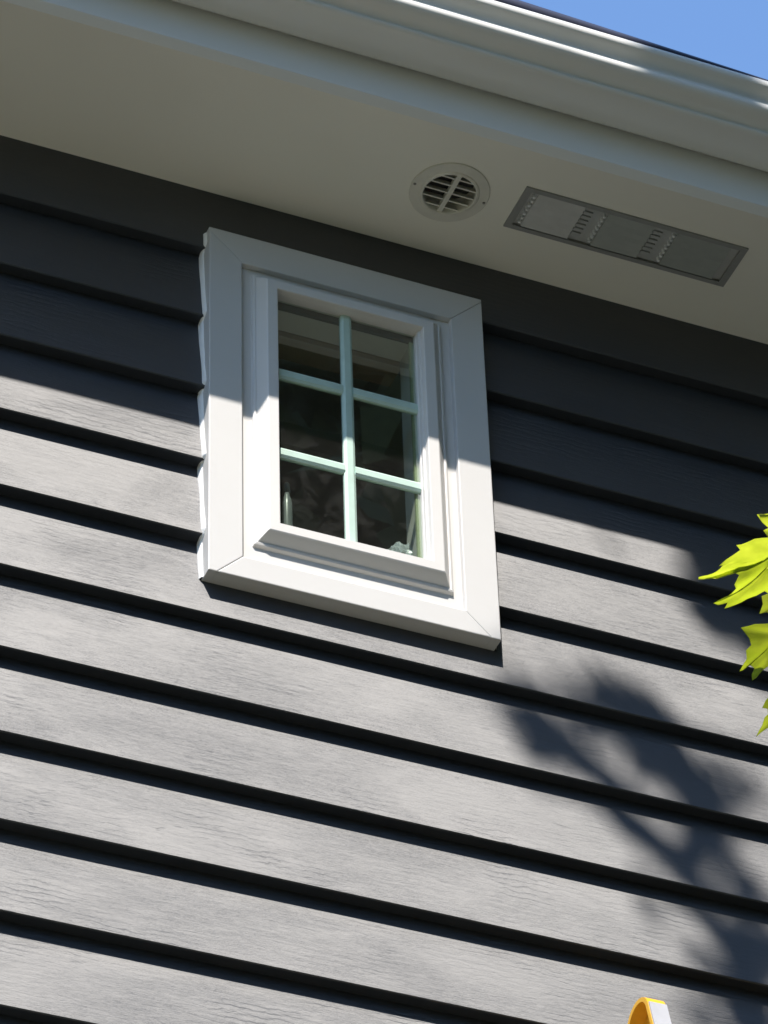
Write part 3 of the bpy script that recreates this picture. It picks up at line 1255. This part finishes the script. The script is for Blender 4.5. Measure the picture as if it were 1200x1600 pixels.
heroes = []
L1 = [(1200, 842), (1180, 845), (1166, 850), (1152, 856), (1158, 863), (1148, 872), (1125, 890), (1132, 889), (1121, 900), (1110, 912), (1098, 922), (1098, 926),
      (1106, 924), (1122, 910), (1138, 901), (1157, 893), (1146, 902), (1157, 905), (1149, 918), (1152, 926), (1146, 938), (1138, 952), (1121, 964),
      (1128, 966), (1142, 957), (1137, 968), (1152, 958), (1170, 944), (1184, 937), (1196, 928), (1212, 938), (1240, 962), (1238, 925), (1266, 936), (1254, 905), (1306, 900),
      (1262, 878), (1278, 848), (1250, 858), (1256, 822), (1230, 844), (1214, 834)]
heroes.append(hero_leaf(L1, (1222, 872), 4.0, 0.75, 0.1, 1, [(1099, 924), (1124, 964), (1240, 960), (1304, 900), (1256, 824)]))
L2 = [(1200, 975), (1180, 977.5), (1158, 987), (1171, 1000), (1174, 1010), (1166, 1020), (1167, 1035), (1162, 1045), (1156, 1062), (1163, 1057), (1171, 1046), (1179, 1050),
      (1175, 1063), (1176, 1077), (1182, 1070), (1191, 1055), (1202, 1043), (1216, 1052), (1236, 1076), (1238, 1041), (1270, 1050), (1255, 1016), (1290, 990),
      (1250, 985), (1256, 955), (1230, 972), (1214, 962)]
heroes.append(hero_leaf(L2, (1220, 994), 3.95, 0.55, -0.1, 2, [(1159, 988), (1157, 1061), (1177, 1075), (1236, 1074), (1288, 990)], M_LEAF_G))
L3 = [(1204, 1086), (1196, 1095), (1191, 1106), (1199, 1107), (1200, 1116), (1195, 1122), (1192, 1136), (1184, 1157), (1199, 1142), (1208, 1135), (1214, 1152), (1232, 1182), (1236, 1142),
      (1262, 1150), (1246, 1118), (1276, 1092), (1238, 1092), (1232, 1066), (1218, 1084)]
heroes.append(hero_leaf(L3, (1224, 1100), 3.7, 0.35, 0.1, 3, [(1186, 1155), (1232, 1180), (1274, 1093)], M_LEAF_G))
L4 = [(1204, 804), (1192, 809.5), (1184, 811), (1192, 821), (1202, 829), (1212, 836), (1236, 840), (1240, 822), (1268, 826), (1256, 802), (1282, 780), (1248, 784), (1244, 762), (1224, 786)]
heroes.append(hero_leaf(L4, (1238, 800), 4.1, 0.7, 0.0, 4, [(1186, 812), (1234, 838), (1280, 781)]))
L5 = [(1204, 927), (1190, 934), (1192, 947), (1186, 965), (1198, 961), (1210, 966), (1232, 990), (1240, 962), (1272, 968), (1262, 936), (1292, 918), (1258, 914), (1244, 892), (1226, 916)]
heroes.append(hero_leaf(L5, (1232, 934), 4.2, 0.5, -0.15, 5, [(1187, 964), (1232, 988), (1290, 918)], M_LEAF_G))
L6 = [(1195, 834), (1204, 828), (1230, 822), (1256, 806), (1262, 828), (1292, 836), (1270, 856), (1286, 882), (1254, 874), (1236, 896), (1226, 868), (1204, 846)]
heroes.append(hero_leaf(L6, (1246, 848), 4.25, 0.5, 0.1, 6, [(1197, 835), (1290, 837), (1285, 880)]))

# shade the photograph shows on the wall (pixel ellipses: x, y, rx, ry, turn, weight)
SH = [(955, 1085, 34, 38, 20, 1.0), (998, 1128, 42, 40, 40, 1.0), (1035, 1180, 50, 42, 45, 1.0), (1090, 1240, 52, 34, 40, 1.0), (1160, 1272, 40, 22, 35, 0.5),
      (800, 1065, 40, 16, 20, 0.35), (824, 1112, 42, 28, 30, 0.9), (862, 1158, 42, 38, 50, 1.0), (890, 1120, 22, 14, 30, 0.5), (865, 1190, 14, 30, 90, 0.7), (925, 1205, 52, 24, 38, 0.9), (990, 1275, 48, 26, 45, 1.0),
      (1030, 1325, 42, 24, 45, 0.9), (1075, 1372, 36, 24, 40, 0.9), (1100, 1300, 50, 26, 35, 0.8), (1165, 1368, 45, 26, 40, 0.95), (1017, 1412, 20, 26, 90, 0.7),
      (1120, 1440, 50, 20, 40, 0.9), (1195, 1500, 30, 50, 60, 1.0), (1100, 1590, 40, 24, 20, 0.7), (1180, 1580, 40, 40, 0, 0.8),
      (1108, 850, 50, 40, 0, 1.0), (1180, 880, 60, 48, 0, 1.0), (1115, 930, 52, 44, 30, 1.0), (1180, 975, 50, 36, 35, 1.0), (1140, 975, 34, 26, 30, 0.8), (1212, 935, 40, 80, 0, 1.0), (1200, 1030, 30, 24, 0, 0.6),
      (945, 842, 20, 8, 40, 0.6), (905, 1115, 60, 34, 30, 0.22), (1065, 1335, 80, 46, 40, 0.14), (1140, 1500, 60, 60, 0, 0.25), (1150, 1215, 50, 34, 30, 0.15), (1160, 1430, 46, 34, 20, 0.3)]


def in_ellipse(px, py, e):
    cx, cy, rx, ry, a, w = e
    a = math.radians(a)
    dx, dy = px - cx, py - cy
    u = dx * math.cos(a) + dy * math.sin(a)
    v = -dx * math.sin(a) + dy * math.cos(a)
    return (u / rx) ** 2 + (v / ry) ** 2


crown = MB()
shade_pts = []


def loose_leaf(p, size, outline=OUT_LOW, tgt=None):
    """leaf with its blade roughly level, nodding outward"""
    ax = Vector((rng.uniform(-1, 1), rng.uniform(-1, 1), rng.uniform(-0.9, 0.1))).normalized()
    nr = Vector((rng.uniform(-0.5, 0.5) + SUN.x * 0.5, rng.uniform(-0.5, 0.5) + SUN.y * 0.5, 1.0)).normalized()
    nr = (nr - ax * nr.dot(ax)).normalized()
    v, f = leaf_geometry(p - ax * size * 0.35, ax, nr, size, outline, 0.2, 0.1, rng.random() * 50)
    crown.add(v, f)


def frame_ok(p, margin=40):
    x, y, d = project(p)
    if d < 0.05:
        return True
    return not (-margin < x < 1200 + margin and -margin < y < 1600 + margin)


# sprays of leaves high on the limb that reaches over the eave
for e in SH:
    cx, cy, rx, ry, a, w = e
    rx, ry = rx * 1.06, ry * 1.08
    area = math.pi * rx * ry
    count = max(1, int(area * w / 310))
    ar = math.radians(a)
    for _ in range(count):
        t = rng.uniform(0, 2 * math.pi)
        r = math.sqrt(rng.random()) * 0.80
        u, v = rx * r * math.cos(t), ry * r * math.sin(t)
        px, py = cx + u * math.cos(ar) - v * math.sin(ar), cy + u * math.sin(ar) + v * math.cos(ar)
        wp = wall_point(px, py, 0.012)
        k = rng.uniform(3.9, 5.0) / abs(SUN.y)
        p = wp + SUN * k
        if not frame_ok(p, 20):
            continue
        size = min(0.070, max(0.036, min(rx, ry) * 0.0019)) * rng.uniform(0.85, 1.15)
        loose_leaf(p, size)
        shade_pts.append(p)
# shade on the gutter's face at the right
for gx_, gw, cnt_ in ((0.85, 0.030, 2), (1.32, 0.08, 8)):
    for _ in range(cnt_):
        gp_ = Vector((gx_ + rng.uniform(-gw, gw), -0.56, Z(1.29) + rng.uniform(-0.03, 0.03)))
        p = gp_ + SUN * (rng.uniform(2.8, 3.6) / abs(SUN.y))
        loose_leaf(p, 0.05)
        shade_pts.append(p)

# body of the crown: clumps right of the picture and above it
trunk_base = Vector((3.6, -3.9, 0.0))
clumps = []
for _ in range(330):
    th_a = rng.uniform(0, 2 * math.pi)
    cz = rng.uniform(-1, 1)
    rr = rng.uniform(0.35, 1.0) ** 0.5
    s = math.sqrt(1 - cz * cz)
    clumps.append(Vector((3.1 + 2.7 * rr * s * math.cos(th_a), -3.9 + 2.3 * rr * s * math.sin(th_a), 10.2 + 5.2 * rr * cz)))
crown_pts = []


def sun_hits_clear(p):
    """true when this leaf's shadow would land on the wall seen in the picture"""
    k = (0.0 - p.y) / -SUN.y
    if k > 0:
        return False
    return True


def shadow_pixel(p, plane_y):
    t = (plane_y - p.y) / (-SUN.y)
    q = p - SUN * t
    return project(q)


for c in clumps:
    R_ = rng.uniform(0.35, 0.62)
    if c.y > -0.95:
        continue
    for _ in range(46):
        p = c + Vector((rng.gauss(0, 1), rng.gauss(0, 1), rng.gauss(0, 0.7))) * R_ * 0.55
        if p.y > -0.85 or not frame_ok(p, 70):
            continue
        mx_, my_, md_ = project((p.x, -0.018 - p.y, p.z))      # keep the view the panes mirror open to the added trees beyond
        bad = 360 < mx_ < 740 and 380 < my_ < 950
        for ply in (0.0, -0.56):
            sx, sy, sd = shadow_pixel(p, ply)
            if -80 < sx < 1275 and -100 < sy < 1700:
                bad = True
        if bad:
            continue
        loose_leaf(p, rng.uniform(0.075, 0.12))
        crown_pts.append(p)
# leaves around the low spray that enters the picture
for _ in range(60):
    d = pixel_ray(rng.uniform(1290, 1800), rng.uniform(650, 1250))
    p = CAM + d * rng.uniform(3.9, 4.7)
    bad = not frame_ok(p, 60)
    for ply in (0.0, -0.56):
        sx, sy, sd = shadow_pixel(p, ply)
        if -80 < sx < 1275 and -100 < sy < 1700:
            bad = True
    if not bad:
        loose_leaf(p, rng.uniform(0.06, 0.085))
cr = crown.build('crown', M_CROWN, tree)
cr['kind'] = 'stuff'

# trunk and limbs
tk = MB()
tk.path([trunk_base + Vector((0, 0, -0.1)), trunk_base + Vector((0.02, 0, 0.3)), trunk_base + Vector((0.05, 0.03, 2.0)), trunk_base + Vector((0.0, 0.05, 4.0)),
         trunk_base + Vector((-0.1, 0.0, 6.5)), trunk_base + Vector((-0.1, -0.1, 9.0)), trunk_base + Vector((-0.2, -0.1, 14.0))],
        [0.27, 0.20, 0.165, 0.14, 0.10, 0.06, 0.015], 14)
trunk = tk.build('trunk', M_BARK, tree, True)


def branch(pts, r0, r1, n=7):
    mb = MB()
    m_ = len(pts)
    mb.path(pts, [r0 + (r1 - r0) * i / (m_ - 1) for i in range(m_)], n)
    return mb.build('branch', M_BARK, tree, True)


def arc(a, b, lift, n=8):
    a, b = Vector(a), Vector(b)
    return [a.lerp(b, i / n) + Vector((0.03 * noise.noise(Vector((i, a.x, b.x))), 0.03 * noise.noise(Vector((i, a.y, b.z))), lift * math.sin(math.pi * i / n))) for i in range(n + 1)]


# limb over the eave that carries the shading sprays
tip = sum(shade_pts, Vector()) / len(shade_pts)
low_pt = min(shade_pts, key=lambda p: p.z)
branch(arc(trunk_base + Vector((-0.1, 0, 6.2)), low_pt + Vector((0.12, -0.1, 0.05)), 0.25), 0.045, 0.008)
hub = low_pt + Vector((0.12, -0.1, 0.05))
tw = MB()
prev = sorted(shade_pts, key=lambda p: (p - hub).length)
nodes = [hub]
for p in prev:
    q = min(nodes, key=lambda n_: (n_ - p).length)
    if (q - p).length > 0.02:
        tw.tube(q, p, 0.0022, 0.0012, 4, False)
    nodes.append(p)
o = tw.build('twigs', M_BARK, tree)
o['kind'] = 'stuff'
for i in range(9):
    c = clumps[i * 7]
    st = trunk_base + Vector((-0.05, 0, min(max(c.z - 1.6, 3.2), 10.5)))
    pts = arc(st, c, 0.2)
    if all(frame_ok(p, 60) for p in pts):
        branch(pts, 0.04, 0.008)
# low spray
hb = CAM + pixel_ray(1330, 900) * 4.2
sp_pts = arc(trunk_base + Vector((0.0, 0, 4.3)), CAM + pixel_ray(1420, 860) * 4.3, 0.3)
branch(sp_pts, 0.03, 0.006)
hubp = sp_pts[-1]
for b_, ax_ in heroes:
    mb = MB()
    mid = b_.lerp(hubp, 0.5) + Vector((0, 0, 0.02))
    mb.path([hubp, mid, b_, b_ + ax_ * 0.05], [0.0022, 0.0016, 0.0011, 0.0009], 5)
    mb.build('petiole', M_BARK, tree, True)

# ------------------------------------------------------------------ unseen trees added behind the viewer to block sky and darken reflections
wd = MB()
wr_ = random.Random(5)
spots = [(-34 + 5.0 * i, -15.5, 11.0, 1500, 0.32) for i in range(7)]
spots += [(0.6 + 4.2 * i, -10.5, 24.5, 13500, 0.38) for i in range(5)] + [(x_, -15.5, 22.0, 1800, 0.4) for x_ in (-0.5, 3.5, 8, 13, 20, 26)]
spots += [(-15, -5, 11, 1800, 0.4), (12.5, -3.0, 17, 1800, 0.4), (12.0, -7.0, 20, 1800, 0.4)]
for tx, ty, hgt, cnt_w, lsz in spots:
    tx += wr_.uniform(-.5, .5)
    ty += wr_.uniform(-.5, .5)
    hgt *= wr_.uniform(0.95, 1.05)
    wd.path([(tx, ty, -0.1), (tx + wr_.uniform(-.2, .2), ty, hgt * 0.4), (tx, ty, hgt * 0.85)], [0.32, 0.2, 0.05], 8)
    for k in range(cnt_w):
        u = wr_.gauss(0, 1)
        a = wr_.uniform(0, 2 * math.pi)
        zz = wr_.uniform(0.06, 1.0)
        rad = (3.3 * math.sin(math.pi * min(0.15 + zz * 0.85, 1.0)) + 0.9) * math.sqrt(wr_.random())
        p = Vector((tx + rad * math.cos(a), ty + rad * math.sin(a) * 0.8, zz * hgt))
        sz = lsz * wr_.uniform(0.7, 1.35)
        ax = Vector((wr_.uniform(-1, 1), wr_.uniform(-1, 1), wr_.uniform(-1, .3))).normalized()
        nr = Vector((wr_.uniform(-1, 1), wr_.uniform(-1, 1), 1)).normalized()
        lt = ax.cross(nr).normalized()
        wd.add([p, p + ax * sz * .4 + lt * sz * .5, p + ax * sz, p + ax * sz * .4 - lt * sz * .5], [(0, 1, 2, 3)])
wo_ = wd.build('sky_block_trees', M_BLOCK_LEAF)
wo_['kind'] = 'stuff'
wo_['label'] = 'added row of leafy trees out of view, screening the low sky'
